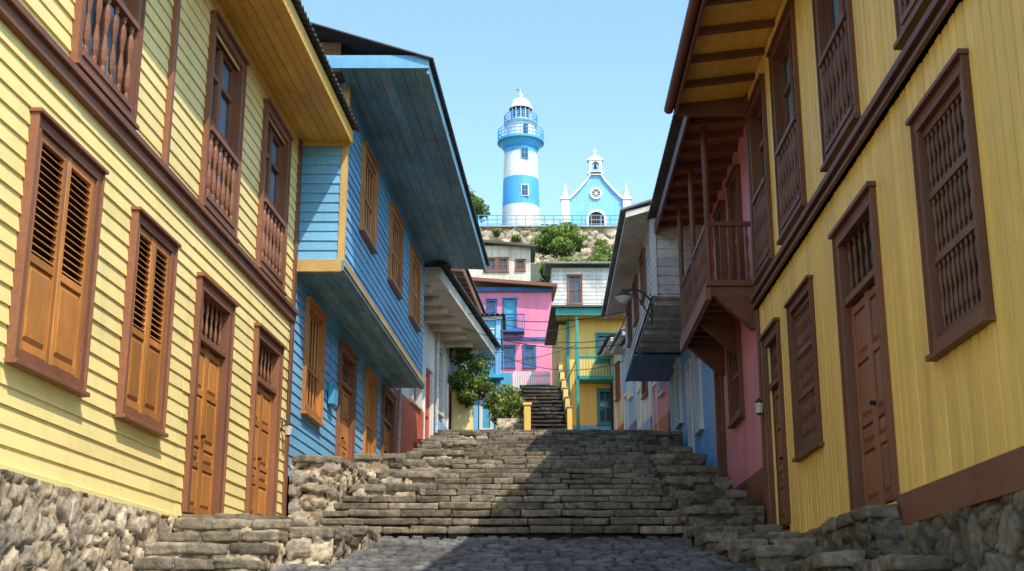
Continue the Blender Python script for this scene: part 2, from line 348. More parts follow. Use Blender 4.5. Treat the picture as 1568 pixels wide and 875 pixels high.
def stone_grid(name,par,F,s0,s1,z0,zt,res=.03,cs=.34,cz=.22,dep=.05,mat='stone',seed=0,o=0):
    ztf=zt if callable(zt) else (lambda s:zt)
    ns=max(2,int((s1-s0)/res)); zm=max(ztf(s0),ztf(s1)); nz=max(2,int((zm-z0)/res))
    v=[];rn=[];hg=[]
    for i in range(ns+1):
        s=s0+(s1-s0)*i/ns; z1=ztf(s)
        for j in range(nz+1):
            z=z0+(z1-z0)*j/nz; k=.34/cs
            wx=noise.noise(Vector((s*3*k,z*3*k,seed)))*.4+noise.noise(Vector((s*11*k,z*11*k,seed)))*.13
            wz=noise.noise(Vector((s*3*k,z*3*k,seed+9)))*.4+noise.noise(Vector((s*11*k,z*11*k,seed+5)))*.13
            d,p=noise.voronoi(Vector((s/cs+wx,z/cz+wz,seed*3.7)),distance_metric='DISTANCE')
            e=d[1]-d[0]; h=min(1,max(0,(e-.03)/.10)); h=1-(1-h)**2
            rr=(math.sin(p[0].x*12.99+p[0].y*78.2+p[0].z*3.1)*43758.5)%1
            tilt=(d[0])*(rr-.5)*.6
            oo=o+dep*(h*(.45+.7*rr+tilt))+dep*.35*noise.fractal(Vector((s*7*k,z*7*k,seed)),1,2,4)*h
            v.append(F(s,oo,z)); rn.append(rr); hg.append(h)
    f=[]
    for i in range(ns):
        for j in range(nz):
            k=i*(nz+1)+j; f.append((k,k+nz+1,k+nz+2,k+1))
    me=bpy.data.meshes.new(name); me.from_pydata(v,[],f); me.materials.append(M[mat])
    a=me.attributes.new('rnd','FLOAT','POINT'); a.data.foreach_set('value',rn)
    a=me.attributes.new('hgt','FLOAT','POINT'); a.data.foreach_set('value',hg)
    me.polygons.foreach_set('use_smooth',[True]*len(f)); me.update()
    ob=bpy.data.objects.new(name,me); SC.collection.objects.link(ob)
    if par: ob.parent=par
    return ob
# ============================================================ LEFT YELLOW HOUSE
LA,LB=-4.5,.0596
FL=FX(LA,LB,1)
h=empty('yellow_clapboard_house')
sh=[(9.68,11.08,2.07,4.1),(12.05,13.25,2.04,4.06)]
shn=[(7.0,8.4,2.07,4.1)]
d1=(14.25,15.62,1.31,4.0); d2=(16.85,18.25,1.45,4.03)
up=[(10.3,11.75,4.87,7.25),(14.1,15.5,4.86,7.27),(16.7,18.12,4.86,7.25),(7.0,8.4,4.87,7.25)]
ops=[op(q) for q in sh+shn+up]+[(d[0]+.07,d[1]-.07,0,d[3]-.07) for d in (d1,d2)]
mb=MB('walls',['yelL','yelL'],h)
siding(mb,FL,5,14.0,1.26,4.6,ops,.155); siding(mb,FL,14.0,18.85,1.26,4.6,ops,.155)
siding(mb,FL,5,18.85,4.78,7.6,ops,.155)
mb.box(FL,5,18.98,-6,-.13,-2,7.9,1)
mb.box(FL,14.0,18.85,-.12,.0,1.0,1.262,0)
for q in ops: reveal(mb,FL,q)
mb.done()
for w in sh+shn: shutter_window(h,FL,w)
for w in up: balustrade_window(h,FL,w)
door(h,FL,d1); door(h,FL,d2)
mb=MB('trim_boards',['trim','yelL','iron'],h)
mb.box(FL,5,18.99,-.02,.07,4.6,4.78); mb.box(FL,5,18.99,.0,.11,4.72,4.79)
mb.box(FL,18.85,19.0,-.12,.05,1.1,7.6,0)
mb.box(FL,12.75,12.84,.0,.07,4.79,7.58,0)
mb.box(FL,5,14.0,-.02,.05,1.2,1.262,1)
mb.done(.005)
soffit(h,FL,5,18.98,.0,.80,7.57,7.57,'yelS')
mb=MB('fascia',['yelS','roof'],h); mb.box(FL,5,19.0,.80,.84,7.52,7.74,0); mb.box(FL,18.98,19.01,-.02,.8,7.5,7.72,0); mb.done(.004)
roof(h,FL,5,19.1,.93,7.79,-4,1.5)
mb=MB('stone_foundation',['stone'],h); mb.box(FL,5,14.1,-.12,.03,-1.5,1.18); mb.done()
stone_grid('foundation_stones',h,FL,6,14.1,-.8,1.215,.024,.30,.19,.05,'stone',1,.04)
mb=MB('service_cable',['iron'],h)
for i in range(12): mb.tube(FL(18.7+.008*math.sin(i),.06,3.0+i*.13),FL(18.7+.008*math.sin(i+1),.06,3.0+(i+1)*.13),.008,4)
mb.done()
def wall_lamp(name,F,s,z):
    e=empty(name); mb=MB('bracket',['iron'],e)
    mb.tube(F(s,0,z),F(s,.12,z+.04),.01); mb.box(F,s-.025,s+.025,0,.03,z-.06,z+.08); mb.done()
    c=F(s,.12,0)
    mb=MB('lantern',['iron','cream'],e); mb.lathe(c[:2],[(.0,z-.15),(.035,z-.14),(.04,z-.12,1),(.06,z+.01,0),(.07,z+.02),(.02,z+.07),(.0,z+.09)],8); mb.done()
wall_lamp('wall_lantern',FL,18.6,2.95)
# ============================================================ BLUE HOUSE
h=empty('blue_jettied_house')
w1=(19.85,21.15,3.4,5.2); dA=(22.65,24.15,2.66,5.13); w2=(25.4,26.6,3.4,5.2); dB=(27.6,29.1,3.36,5.25)
ops=[op(w1),op(w2)]+[(d[0]+.07,d[1]-.07,0,d[3]-.07) for d in (dA,dB)]
mb=MB('lower_walls',['blue'],h)
siding(mb,FL,19.05,29.3,2.3,5.5,ops,.16); mb.box(FL,19.03,29.3,-6,-.13,-1,5.5)
for q in ops: reveal(mb,FL,q)
mb.done()
FU=FX(-3.78,.0596,1)
uw=[(20.4,21.7,6.58,8.07),(23.5,24.9,6.58,8.07),(26.4,27.8,6.58,8.07)]
ops=[op(q) for q in uw]
mb=MB('upper_walls',['blue'],h)
siding(mb,FU,19.12,28.8,5.62,8.55,ops,.155); mb.box(FU,19.04,28.8,-6,-.13,5.5,8.6)
for q in ops: reveal(mb,FU,q)
FS=FF(19.03); siding(mb,FS,-3.5,-2.68,5.62,8.6,(),.155)
mb.done()
mb=MB('corner_trim',['bluetr','blueS'],h)
mb.box(FU,19.0,19.12,-.06,.04,5.6,8.6,0); mb.box(FU,18.98,28.85,-.04,.05,5.44,5.61,1); mb.box(FW,-3.45,-2.64,18.97,19.03,5.42,5.62,0); mb.box(FU,18.98,28.85,.05,.07,5.5,5.62,0)
mb.done(.004)
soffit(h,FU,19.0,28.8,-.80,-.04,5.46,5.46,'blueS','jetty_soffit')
for w in uw: barred_window(h,FU,w,'orng',5,(0,.45,1))
barred_window(h,FL,w1,'orng',5,(0,.4,1)); barred_window(h,FL,w2,'orng',5,(0,.4,1))
door(h,FL,dA); door(h,FL,dB)
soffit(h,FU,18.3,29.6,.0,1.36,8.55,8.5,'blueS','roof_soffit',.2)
mb=MB('roof_fascia',['blueS','blue'],h); mb.box(FU,18.3,29.6,1.36,1.4,8.42,8.6,0); mb.box(FU,18.26,18.3,-.6,1.4,8.5,8.72,1); mb.done(.004)
roof(h,FU,18.2,29.7,1.47,8.66,-3.6,1.6)
mb=MB('gable_boards',['trim'],h)
for i in range(4): mb.box(FU,18.62,18.99,-1.6,-.05,8.6+i*.13,8.725+i*.13)
mb.done()
mb=MB('meter_box',['lblue'],h); mb.box(FL,21.75,22.1,.03,.14,3.85,4.2); mb.tube(FL(21.9,.05,4.2),FL(21.9,.05,5.3),.015); mb.done(.01)
# ============================================================ WHITE / RED PLASTER HOUSE
h=empty('white_plaster_house')
def FLN(y0,x0,y1,x1):
    b=(x1-x0)/(y1-y0); return FX(x0-b*y0,b,1)
F3=FLN(29.4,-2.78,38,-1.62)
ws=[(31.2,32.4,5.6,7.6),(34.3,35.4,5.9,7.7)]; wd=[(32.9,33.9,4.6,6.9),(36.2,37.2,5.0,7.0)]
ops=[op(q,.05) for q in ws]+[(d[0]+.05,d[1]-.05,0,d[3]-.05) for d in wd]
mb=MB('walls',['white','red','sky'],h)
plain(mb,F3,29.35,38,5.2,8.6,ops,0); plain(mb,F3,29.35,34,3,5.6,ops,1,.02); plain(mb,F3,34,38,3,5.7,ops,2,.02)
mb.box(F3,29.35,38,-6,-.13,2,8.6,0)
mb.box(F3,33.94,34.06,0,.05,3,8.0,0)
for q in ops: reveal(mb,F3,q)
mb.done()
for w in ws: small_window(h,F3,w,'cream')
small_door(h,F3,wd[0],'red'); small_door(h,F3,wd[1],'brn')
mb=MB('eave_box',['cream','wsid'],h)
mb.box(F3,29.0,38,.0,1.15,8.1,8.4,0)
siding(mb,F3,29.3,38,8.0,8.4,(),.2,m=0)
for i in range(9): mb.box(F3,29.6+i,29.75+i,0,.8,7.95,8.1,0)
mb.done(.01)
roof(h,F3,28.95,38.2,1.3,8.47,-4,1.5)
mb=MB('downpipe',['wsid'],h); mb.tube(F3(34.2,.1,4),F3(34.2,.1,8.1),.05,8); mb.tube(F3(29.7,.1,3.6),F3(29.7,.1,8.0),.04,8); mb.done()
# ============================================================ cream house with dark eave
h=empty('cream_house')
F4=FLN(38.5,-2.3,46,-1.6)
mb=MB('walls',['cream','wsid'],h); mb.box(F4,38.6,46,-5,0,3,11.0); siding(mb,F4,38.6,46,8.5,11.0,(),.18,m=1); mb.done()
small_window(h,F4,(40,41,9,10.4)); small_window(h,F4,(43,44,9,10.4))
F4e=FLN(38.5,-1.55,46,-.95)
mb=MB('eave',['brn','iron'],h)
for i in range(12): mb.hexa([F4e(38.5+i*.64,-.9,11.1),F4e(38.62+i*.64,-.9,11.1),F4e(38.62+i*.64,0,11.0),F4e(38.5+i*.64,0,11.0),F4e(38.5+i*.64,-.9,11.25),F4e(38.62+i*.64,-.9,11.25),F4e(38.62+i*.64,0,11.1),F4e(38.5+i*.64,0,11.1)])
mb.box(F4e,38.4,46,-.02,.03,10.98,11.2); mb.done()
roof(h,F4e,38.3,46.2,.1,11.27,-4.5,1.4)
h=empty('teal_corner_house')
FB=FF(38)
mb=MB('walls',['lblue','white','sky'],h); mb.box(FW,-1.12,-.38,38,41.8,4.5,9.3,0)
mb.box(FW,-1.2,-.3,37.9,41.9,9.3,9.42,1); mb.box(FW,-1.16,-1.02,37.94,38,5,9.3,2); mb.box(FW,-.5,-.34,37.94,38,5,9.3,2); mb.box(FW,-1.2,-.3,37.85,38,7.45,7.6,2); mb.done(.01)
small_window(h,FB,(-.95,-.58,8.0,9.0),'white'); small_window(h,FB,(-.95,-.58,5.9,7.1),'white')
roof(h,FF(38),-1.3,-.2,.25,9.45,-4,.5,name='roof')
mb=MB('balcony',['lblue'],h); mb.box(FW,-1.25,-.25,37.45,37.9,7.42,7.52)
for i in range(9): mb.tube((-1.22+i*.12,37.47,7.5),(-1.22+i*.12,37.47,8.2),.012)
mb.tube((-1.25,37.47,8.2),(-.25,37.47,8.2),.02); mb.done()
h=empty('yellow_garden_wall'); mb=MB('wall',['yelL'],h); mb.box(FW,-1.75,-1.12,36.6,36.85,4.4,6.85); mb.box(FW,-1.8,-1.1,36.55,36.9,6.85,6.95); mb.done(.01)
h=empty('garden_retaining_wall')
mb=MB('core',['stoneD'],h); mb.box(FW,-.4,.30,34.3,38,4.2,5.62); mb.done()
stone_grid('stones',h,FF(34.28),-.42,.32,4.2,5.66,.03,.3,.22,.05,'stone',5)
stone_grid('side_stones',h,FX(.29,0,1),34.28,38,4.2,6.2,.05,.3,.22,.05,'stone',6)
h=empty('yellow_pilaster'); mb=MB('post',['yelR'],h); mb.box(FW,.32,.50,33.85,34.1,4.4,5.95); mb.box(FW,.29,.53,33.82,34.13,5.95,6.02); mb.done(.01)
# ============================================================ RIGHT YELLOW HOUSE
RA,RB=3.0,.0229
FR=FX(RA,RB,-1)
h=empty('golden_board_house')
wins=[(8.15,9.37,2.03,3.88),(13.45,14.7,1.97,3.75)]
dr=(10.72,12.2,1.09,3.83); dr2=(15.45,16.5,1.3,3.76)
upw=[(8.1,9.5,4.65,7.1),(11.0,12.35,4.65,7.1),(13.5,14.9,4.65,7.1),(15.55,16.75,4.65,7.1)]
ops=[op(q) for q in wins+upw]+[(d[0]+.07,d[1]-.07,0,d[3]-.07) for d in (dr,dr2)]
mb=MB('walls',['yelR'],h)
vboards(mb,FR,6.5,16.86,1.1,4.32,ops); vboards(mb,FR,6.5,16.86,4.5,7.45,ops)
mb.box(FR,6.5,17.0,-6,-.13,-1,7.6); mb.box(FR,6.5,17,-.12,-.001,.9,1.1)
plain(mb,FR,6.5,16.9,1.1,7.45,ops,0,-.001)
for q in ops: reveal(mb,FR,q)
mb.done()
for w in wins: barred_window(h,FR,w,'trimR',10,(0,.36,.68,1),True)
for w in upw: balustrade_window(h,FR,w,'trimR','glassb',.1,.95,7)
door(h,FR,dr,'brn','trimR',.55); door(h,FR,dr2,'brn','trimR',.5)
mb=MB('trim_boards',['trimR'],h)
mb.box(FR,6.5,17.02,-.02,.08,4.3,4.5); mb.box(FR,6.5,17.02,.0,.13,4.4,4.47); mb.box(FR,6.5,17.02,.0,.11,4.3,4.34)
mb.box(FR,16.86,17.0,-.12,.06,1.2,7.5)
mb.box(FR,6.5,10.68,-.02,.06,.86,1.12)
mb.done(.005)
mb=MB('eave_rafters',['trimR','yelS','iron'],h)
for i in range(14):
    s=6.6+i*.8
    mb.hexa([FR(s,0,7.40),FR(s+.09,0,7.40),FR(s+.09,1.0,7.27),FR(s,1.0,7.27),FR(s,0,7.48),FR(s+.09,0,7.48),FR(s+.09,1.0,7.35),FR(s,1.0,7.35)],0)
mb.hexa([FR(6.5,-.1,7.49),FR(17.05,-.1,7.49),FR(17.05,1.05,7.35),FR(6.5,1.05,7.35),FR(6.5,-.1,7.52),FR(17.05,-.1,7.52),FR(17.05,1.05,7.38),FR(6.5,1.05,7.38)],1)
mb.box(FR,6.5,17.1,1.02,1.06,7.2,7.36,0)
mb.box(FR,17.02,17.1,-.1,1.06,7.2,7.45,0)
mb.done(.004)
mb=MB('gutter',['trimR'],h)
for k in range(8):
    t0=math.pi+math.pi*k/8; t1=math.pi+math.pi*(k+1)/8
    p=lambda s,t:FR(s,1.13+.07*math.cos(t),7.33+.07*math.sin(t))
    mb.quad([p(6.5,t0),p(17.15,t0),p(17.15,t1),p(6.5,t1)],0,.5)
mb.done()
roof(h,FR,6.4,17.2,1.15,7.42,-4,1.5)
mb=MB('foundation_core',['stoneD'],h); mb.box(FR,6.5,17.0,-.12,.02,-1.5,.86); mb.done()
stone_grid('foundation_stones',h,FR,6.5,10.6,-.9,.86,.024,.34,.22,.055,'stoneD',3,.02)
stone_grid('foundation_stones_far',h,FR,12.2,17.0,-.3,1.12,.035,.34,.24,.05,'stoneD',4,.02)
wall_lamp('wall_lantern',FR,16.7,2.95)
# ============================================================ PINK HOUSE WITH BALCONY
h=empty('pink_balcony_house')
FP=FX(3.15,.0229,-1)
pd=[(18.9,19.8,5.05,7.1),(20.6,21.4,5.05,7.1)]; pl=[(19.6,20.7,3.3,4.75)]; pdr=(21.7,22.6,2.55,4.6)
ops=[op(q,.05) for q in pd+pl]+[(pdr[0]+.05,pdr[1]-.05,0,pdr[3]-.05)]
mb=MB('walls',['pink','brn'],h); plain(mb,FP,17.02,23,.8,7.6,ops,0)
mb.box(FP,17.02,23,-6,-.13,-1,7.6); plain(mb,FP,17.02,23,.8,2.3,ops,1,.02)
for q in ops: reveal(mb,FP,q)
mb.done()
for w in pd+pl: barred_window(h,FP,w,'trimR',4,(0,.5,1))
small_door(h,FP,pdr,'brn','trimR')
mb=MB('balcony',['trimR','brn'],h)
mb.box(FP,18.0,21.6,.0,.72,4.93,5.02,0)
for i in range(9): mb.box(FP,18.05+i*.43,18.15+i*.43,0,.68,4.78,4.925,0)
for i in (0,1,2): mb.hexa([FP(18.05+i*1.7,0,4.3),FP(18.2+i*1.7,0,4.3),FP(18.2+i*1.7,.08,4.3),FP(18.05+i*1.7,.08,4.3),FP(18.05+i*1.7,0,4.78),FP(18.2+i*1.7,0,4.78),FP(18.2+i*1.7,.6,4.78),FP(18.05+i*1.7,.6,4.78)],0)
mb.box(FP,18.0,21.6,.66,.74,4.72,4.9,1)
mb.box(FP,18.0,21.6,.64,.70,5.85,5.92,0); mb.box(FP,18.0,18.06,0,.64,5.85,5.915,0); mb.box(FP,21.54,21.6,0,.64,5.85,5.915,0)
for i in range(23): spindle(mb,FP,18.05+i*.157,.67,5.02,5.85,.022,0,True)
for i in range(5): spindle(mb,FP,18.03,.1+i*.13,5.02,5.85,.022,0,True)
for s in (18.04,19.8,21.55): mb.tube(FP(s,.67,5.02),FP(s,.67,7.45),.045,8)
mb.done()
mb=MB('eave_rafters',['trimR','brn'],h)
for i in range(10):
    s=17.15+i*.62
    mb.hexa([FP(s,0,7.44),FP(s+.08,0,7.44),FP(s+.08,.9,7.34),FP(s,.9,7.34),FP(s,0,7.55),FP(s+.08,0,7.55),FP(s+.08,.9,7.43),FP(s,.9,7.43)],0)
mb.hexa([FP(17.1,-.1,7.56),FP(23,-.1,7.56),FP(23,.95,7.44),FP(17.1,.95,7.44),FP(17.1,-.1,7.59),FP(23,-.1,7.59),FP(23,.95,7.47),FP(17.1,.95,7.47)],1)
mb.box(FP,17.1,23,.95,.99,7.3,7.5,0); mb.done(.004)
roof(h,FP,17.15,23.1,1.12,7.62,-4,1.5)
# ============================================================ WHITE-BOARD JETTY HOUSE
h=empty('white_board_house')
F5=FX(3.15,.0229,-1)
bw=[(24.6,25.5,3.9,5.5),(28.2,29.1,4.6,6.0)]; bd=(26.2,27.1,3.5,5.6)
ops=[op(q,.05) for q in bw]+[(bd[0]+.05,bd[1]-.05,0,bd[3]-.05)]
mb=MB('lower_walls',['sky','red'],h); plain(mb,F5,23.02,31,1,6.2,ops,0); mb.box(F5,23.02,31,-6,-.13,0,8.0)
for q in ops: reveal(mb,F5,q)
mb.done()
for w in bw: small_window(h,F5,w,'white')
small_door(h,F5,bd,'white','white')
FJ=FX(2.12,.0229,-1)
jw=[(24.5,25.4,6.6,7.45),(26.5,27.4,6.6,7.45),(28.6,29.5,6.6,7.45)]
mb=MB('upper_walls',['wsid','white'],h); ops=[op(q,.05) for q in jw]; siding(mb,FJ,23.05,31,6.2,7.75,ops,.16,m=1); mb.box(FJ,23.05,31,-2,-.13,6.13,7.7,0)
for q in ops: reveal(mb,FJ,q)
siding(mb,FF(23.04),2.6,3.7,6.15,7.9,(),.17)
mb.box(FJ,22.98,23.06,-.06,.04,6.1,7.8,1); mb.done()
for w in jw: small_window(h,FJ,w,'brn')
soffit(h,FJ,23.05,27.9,-1.05,0,6.1,6.1,'wsid','jetty_soffit')
soffit(h,FJ,28,31,-1.05,0.05,6.04,6.04,'pblue','blue_jetty_soffit')
mb=MB('joists',['wsid'],h)
for i in range(4):
    s=23.3+i*1.2; mb.box(F5,s,s+.1,0,1.0,6.0,6.09)
mb.done()
mb=MB('eave',['cream','iron'],h); mb.hexa([FJ(22.9,0,7.75),FJ(31,0,7.75),FJ(31,.5,7.6),FJ(22.9,.5,7.6),FJ(22.9,0,7.85),FJ(31,0,7.85),FJ(31,.5,7.72),FJ(22.9,.5,7.72)]); mb.done()
roof(h,FJ,22.85,31.2,.6,7.76,-4,1.5,'roofg')
cols=[('pink','red','white'),('white','sky','brn'),('sky','deepb','white'),('cream','red','brn')]
y=31.05; x=3.86
for i,(c1,c2,c3) in enumerate(cols):
    h=empty('terraced_house'); y1=y+2.7; x1=x-.14
    b_=(x1-x)/(y1-y); a_=x-b_*y; F=FX(a_,b_,-1)
    base=4.4+.35*i; top=7.6+.45*i
    w=[(y+.5,y+1.2,top-1.7,top-.6)]; d=(y+1.5,y+2.3,base,base+2)
    ops=[op(w[0],.05)]
    mb=MB('walls',[c1,c2],h); plain(mb,F,y,y1,base+.9,top,ops,0); plain(mb,F,y,y1,2,base+.9,(),1,.02); mb.box(F,y,y1,-4,-.13,1,top,0)
    for q in ops: reveal(mb,F,q)
    mb.done(); small_window(h,F,w[0],c3)
    small_door(h,F,d,c3,'white')
    mb=MB('cornice',['wsid'],h); mb.box(F,y,y1,0,.35,top-.02,top+.1); mb.done(.01)
    roof(h,F,y,y1,.45,top+.14,-4,1.2,'roof' if i%2 else 'roofg')
    y=y1+.02; x=x1
# ============================================================ FAR YELLOW HOUSE
h=empty('yellow_green_balcony_house')
FY=FF(42)
yw=[(2.85,3.55,6.75,7.9),(2.85,3.55,8.85,9.8)]
mb=MB('walls',['yelR','sky','green'],h)
mb.box(FW,1.88,4.6,42.13,50,4.5,10.3,0); plain(mb,FY,1.88,4.6,6.7,10.3,[op(q,.05) for q in yw],0); plain(mb,FY,1.88,4.6,4.6,6.7,(),1,.02)
for q in yw: reveal(mb,FY,op(q,.05))
mb.box(FW,1.6,1.87,42.3,50,4.5,10.2,0)
mb.box(FW,1.83,1.93,41.93,42.02,5.5,10.3,2); mb.box(FW,4.4,4.5,41.93,42.02,5.5,10.3,2)
mb.box(FW,2.1,2.2,41.2,41.3,6,10.1,2) ; mb.done(.008)
for w in yw: small_window(h,FY,w,'green',bars=2)
mb=MB('balcony',['green','yelR'],h)
mb.box(FW,2.1,4.2,41.2,42,8.1,8.22)
for i in range(22): mb.tube((2.13+i*.1,41.22,8.2),(2.13+i*.1,41.22,8.85),.012)
for i in range(7): mb.tube((2.13,41.22+i*.12,8.2),(2.13,41.22+i*.12,8.85),.012)
mb.tube((2.1,41.22,8.86),(4.2,41.22,8.86),.03); mb.tube((2.13,41.22,8.86),(2.13,42,8.86),.03); mb.tube((2.13,41.22,5.2),(2.13,41.22,10.3),.04); mb.done()
mb=MB('eave',['yelS','green'],h); mb.box(FW,1.5,4.7,41.2,42.1,10.3,10.38); mb.box(FW,1.45,4.75,41.14,41.2,10.26,10.5,1); mb.done()
mb=MB('roof',['roof'],h); mb.hexa([(1.3,41.0,10.5),(4.9,41.0,10.5),(4.9,50,11.2),(1.3,50,11.2),(1.3,41.0,10.56),(4.9,41.0,10.56),(4.9,50,11.3),(1.3,50,11.3)]); mb.done()
h=empty('yellow_stair_parapet'); mb=MB('wall',['yelR','conc'],h)
for i in range(6):
    y=35.4+i*1.2; z=5.55+i*.5; mb.box(FW,1.54,1.68,y,y+1.195,4,z+.6,0); mb.box(FW,1.52,1.70,y-.02,y+1.19,z+.6,z+.64,1)
mb.done(.008)
# ============================================================ PINK HOUSE UP THE HILL
h=empty('pink_hillside_house')
FK=FF(55)
kd=(-.42,.22,12.95,14.5); kw=[(-.42,.12,11.35,12.3),(.5,1.02,11.35,12.3),(-1.1,-.7,13.3,14.4)]
mb=MB('walls',['pink2','deepb'],h); ops=[op(q,.05) for q in kw+[kd]]
plain(mb,FK,-1.6,1.76,9.5,14.9,ops,0); mb.box(FW,-1.6,1.76,55.13,60,9,15,0)
for q in ops: reveal(mb,FK,q)
mb.done()
for w in kw: small_window(h,FK,w,'deepb',bars=1)
small_door(h,FK,(kd[0],kd[1],kd[2],kd[3]),'lblue','deepb')
mb=MB('balcony',['deepb'],h); mb.box(FW,-.75,.55,54.4,55,12.82,12.95)
for i in range(14): mb.tube((-.73+i*.098,54.43,12.95),(-.73+i*.098,54.43,13.6),.015)
mb.tube((-.75,54.43,13.6),(.55,54.43,13.6),.03); mb.box(FW,-1.65,1.8,54.9,55,12.55,12.68,0); mb.done()
mb=MB('roof',['trim','deepb'],h); mb.hexa([(-1.9,54.4,15.15),(2.0,54.4,14.85),(2.0,60,15.6),(-1.9,60,15.9),(-1.9,54.4,15.3),(2.0,54.4,15.0),(2.0,60,15.75),(-1.9,60,16.05)],0); mb.box(FW,-1.65,1.8,54.85,55.0,14.75,14.95,1); mb.done()
h=empty('white_picket_fence'); mb=MB('pickets',['lhw'],h)
for i in range(16): mb.box(FW,.05+i*.09,.11+i*.09,49,49.03,9.2,9.95)
mb.box(FW,.0,1.5,49.03,49.06,9.4,9.47); mb.box(FW,.0,1.5,49.03,49.06,9.75,9.82); mb.done()
h=empty('blue_garden_wall'); mb=MB('wall',['lblue'],h); mb.box(FW,-1.6,.0,49,49.2,8.4,9.9); mb.done(.01)
h=empty('grey_board_house')
FG=FF(62); gw=(2.8,3.5,16.0,17.5)
mb=MB('walls',['wsid','iron'],h); siding(mb,FG,2.0,5.6,14.8,17.9,[op(gw,.04)],.2); mb.box(FW,2,5.6,62.13,67,13,17.9,0); reveal(mb,FG,op(gw,.04)); mb.done()
small_window(h,FG,gw,'brn')
mb=MB('roof',['roofg'],h); mb.hexa([(1.7,61.5,18.0),(5.9,61.5,18.0),(5.9,67,18.9),(1.7,67,18.9),(1.7,61.5,18.1),(5.9,61.5,18.1),(5.9,67,19.0),(1.7,67,19.0)]); mb.done()
h=empty('cream_concrete_house')
FC=FF(66); cw=[(-1.5,-.85,18.85,19.6),(-.75,-.2,18.85,19.6),(.2,.7,18.9,19.5)]
mb=MB('walls',['cream','conc'],h); ops=[op(q,.04) for q in cw]; plain(mb,FC,-2.6,1.0,17.5,20.3,ops,0); mb.box(FW,-2.6,1.0,66.13,71,16.5,20.2,0)
for q in ops: reveal(mb,FC,q)
mb.done()
for w in cw: small_window(h,FC,w,'brn')
mb=MB('roof',['roof'],h); mb.hexa([(-2.9,65.5,20.5),(1.3,65.5,20.1),(1.3,71,20.8),(-2.9,71,21.2),(-2.9,65.5,20.62),(1.3,65.5,20.22),(1.3,71,20.9),(-2.9,71,21.3)]); mb.done()
h=empty('hillside_cottage')
mb=MB('walls',['cream','roofg'],h); mb.box(FW,5.9,9.5,58,63,11,15.6,0); mb.box(FW,5.6,9.8,57.6,63.4,15.6,15.75,1); mb.done()
small_window(h,FF(58),(6.6,7.4,13.2,14.6))
h=empty('hillside_cottage')
mb=MB('walls',['white','roof'],h); mb.box(FW,-8,-3.4,62,67,13,19.2,0); mb.box(FW,-8.4,-3.1,61.5,67.4,19.2,19.35,1); mb.done()
small_window(h,FF(62),(-5,-4.2,16.5,17.8))
# ============================================================ HILLTOP
e=empty('hilltop_retaining_wall')
stone_grid('front_stones',e,FF(94.2),-2.6,14,25.5,30.42,.1,.75,.45,.16,'stone',8)
stone_grid('side_stones',e,lambda s,o,z:(-2.6-(s)*.75-o*.3,94.2+s*.6-o,z),0,14,25.5,30.5,.14,.9,.6,.25,'stone',9)
mb=MB('coping',['conc'],e); mb.box(FW,-2.7,14,93.92,94.7,30.40,30.56); mb.done(.03)
h=empty('blue_railing'); mb=MB('rails',['lhb'],h)
pts=[(12+ -i*.73,94.4) for i in range(21)]+[(-2.6-.6*i,94.4+i*.5) for i in range(1,9)]
for i,(x,y) in enumerate(pts):
    mb.tube((x,y,30.5),(x,y,31.5),.04)
    if i:
        for z in (30.8,31.15,31.5): mb.tube((pts[i-1][0],pts[i-1][1],z),(x,y,z),.03)
mb.done()
h=empty('striped_lighthouse'); c=(.73,100)
mb=MB('tower',['lhw','lhb'],h)
pr=[(1.75,30.2,0),(1.72,31.3,0),(1.6,31.4,0),(1.53,33.95,0),(1.53,33.95,1),(1.46,36.4,1),(1.46,36.4,0),(1.38,38.6,0),(1.38,38.6,1),(1.36,39.0,1),(1.5,39.15,1),(1.75,39.55,1),(1.95,39.65,1),(1.95,39.85,1),(1.2,39.86,0),(1.2,41.2,0),(1.42,41.3,1),(1.42,41.42,1),(.85,41.43,0),(.85,41.75,0)]
mb.lathe(c,pr,48,0,.5); mb.done()
mb=MB('lantern_room',['glass','lhw'],h); mb.lathe(c,[(.78,41.75),(.78,42.75)],12,0)
for k in range(12):
    t=2*math.pi*k/12; mb.tube((c[0]+.79*math.cos(t),c[1]+.79*math.sin(t),41.7),(c[0]+.79*math.cos(t),c[1]+.79*math.sin(t),42.8),.05,6,1)
mb.done()
mb=MB('dome',['lhw'],h); mb.lathe(c,[(.98,42.7),(1.0,42.85),(.92,42.95)]+[(.88*math.cos(t*math.pi/20),42.95+.85*math.sin(t*math.pi/20)) for t in range(0,10)]+[(.16,43.8),(.16,43.95),(.22,44.05),(.12,44.2),(.03,44.25),(.02,44.7)],24); mb.done(0,True)
mb=MB('weather_vane',['lhb'],h); mb.box(FW,c[0]-.35,c[0]+.25,99.99,100.01,44.5,44.58); mb.box(FW,c[0]-.38,c[0]-.2,99.99,100.01,44.42,44.66); mb.done()
mb=MB('gallery_railings',['lhb'],h)
for (r,z0,z1,n) in ((1.9,39.85,40.75,24),(1.38,41.42,42.1,18)):
    for k in range(n):
        t=2*math.pi*k/n; t2=2*math.pi*(k+1)/n; p=lambda t,z:(c[0]+r*math.cos(t),c[1]+r*math.sin(t),z)
        mb.tube(p(t,z0),p(t,z1),.03)
        for z in (z0+(z1-z0)*.33,z0+(z1-z0)*.66,z1): mb.tube(p(t,z),p(t2,z),.03)
mb.done()
mb=MB('windows',['lhb','glass','lhw'],h)
for z,rr in ((34.6,1.52),(37.9,1.42)):
    y=100-rr; x=1.05
    mb.box(FW,x-.32,x+.32,y-.04,y+.2,z-.08,z+.95,0 if z>37 else 2); mb.box(FW,x-.24,x+.24,y-.06,y,z,z+.87,1); mb.box(FW,x-.02,x+.02,y-.08,y,z,z+.87,0); mb.box(FW,x-.24,x+.24,y-.075,y,z+.42,z+.46,0)
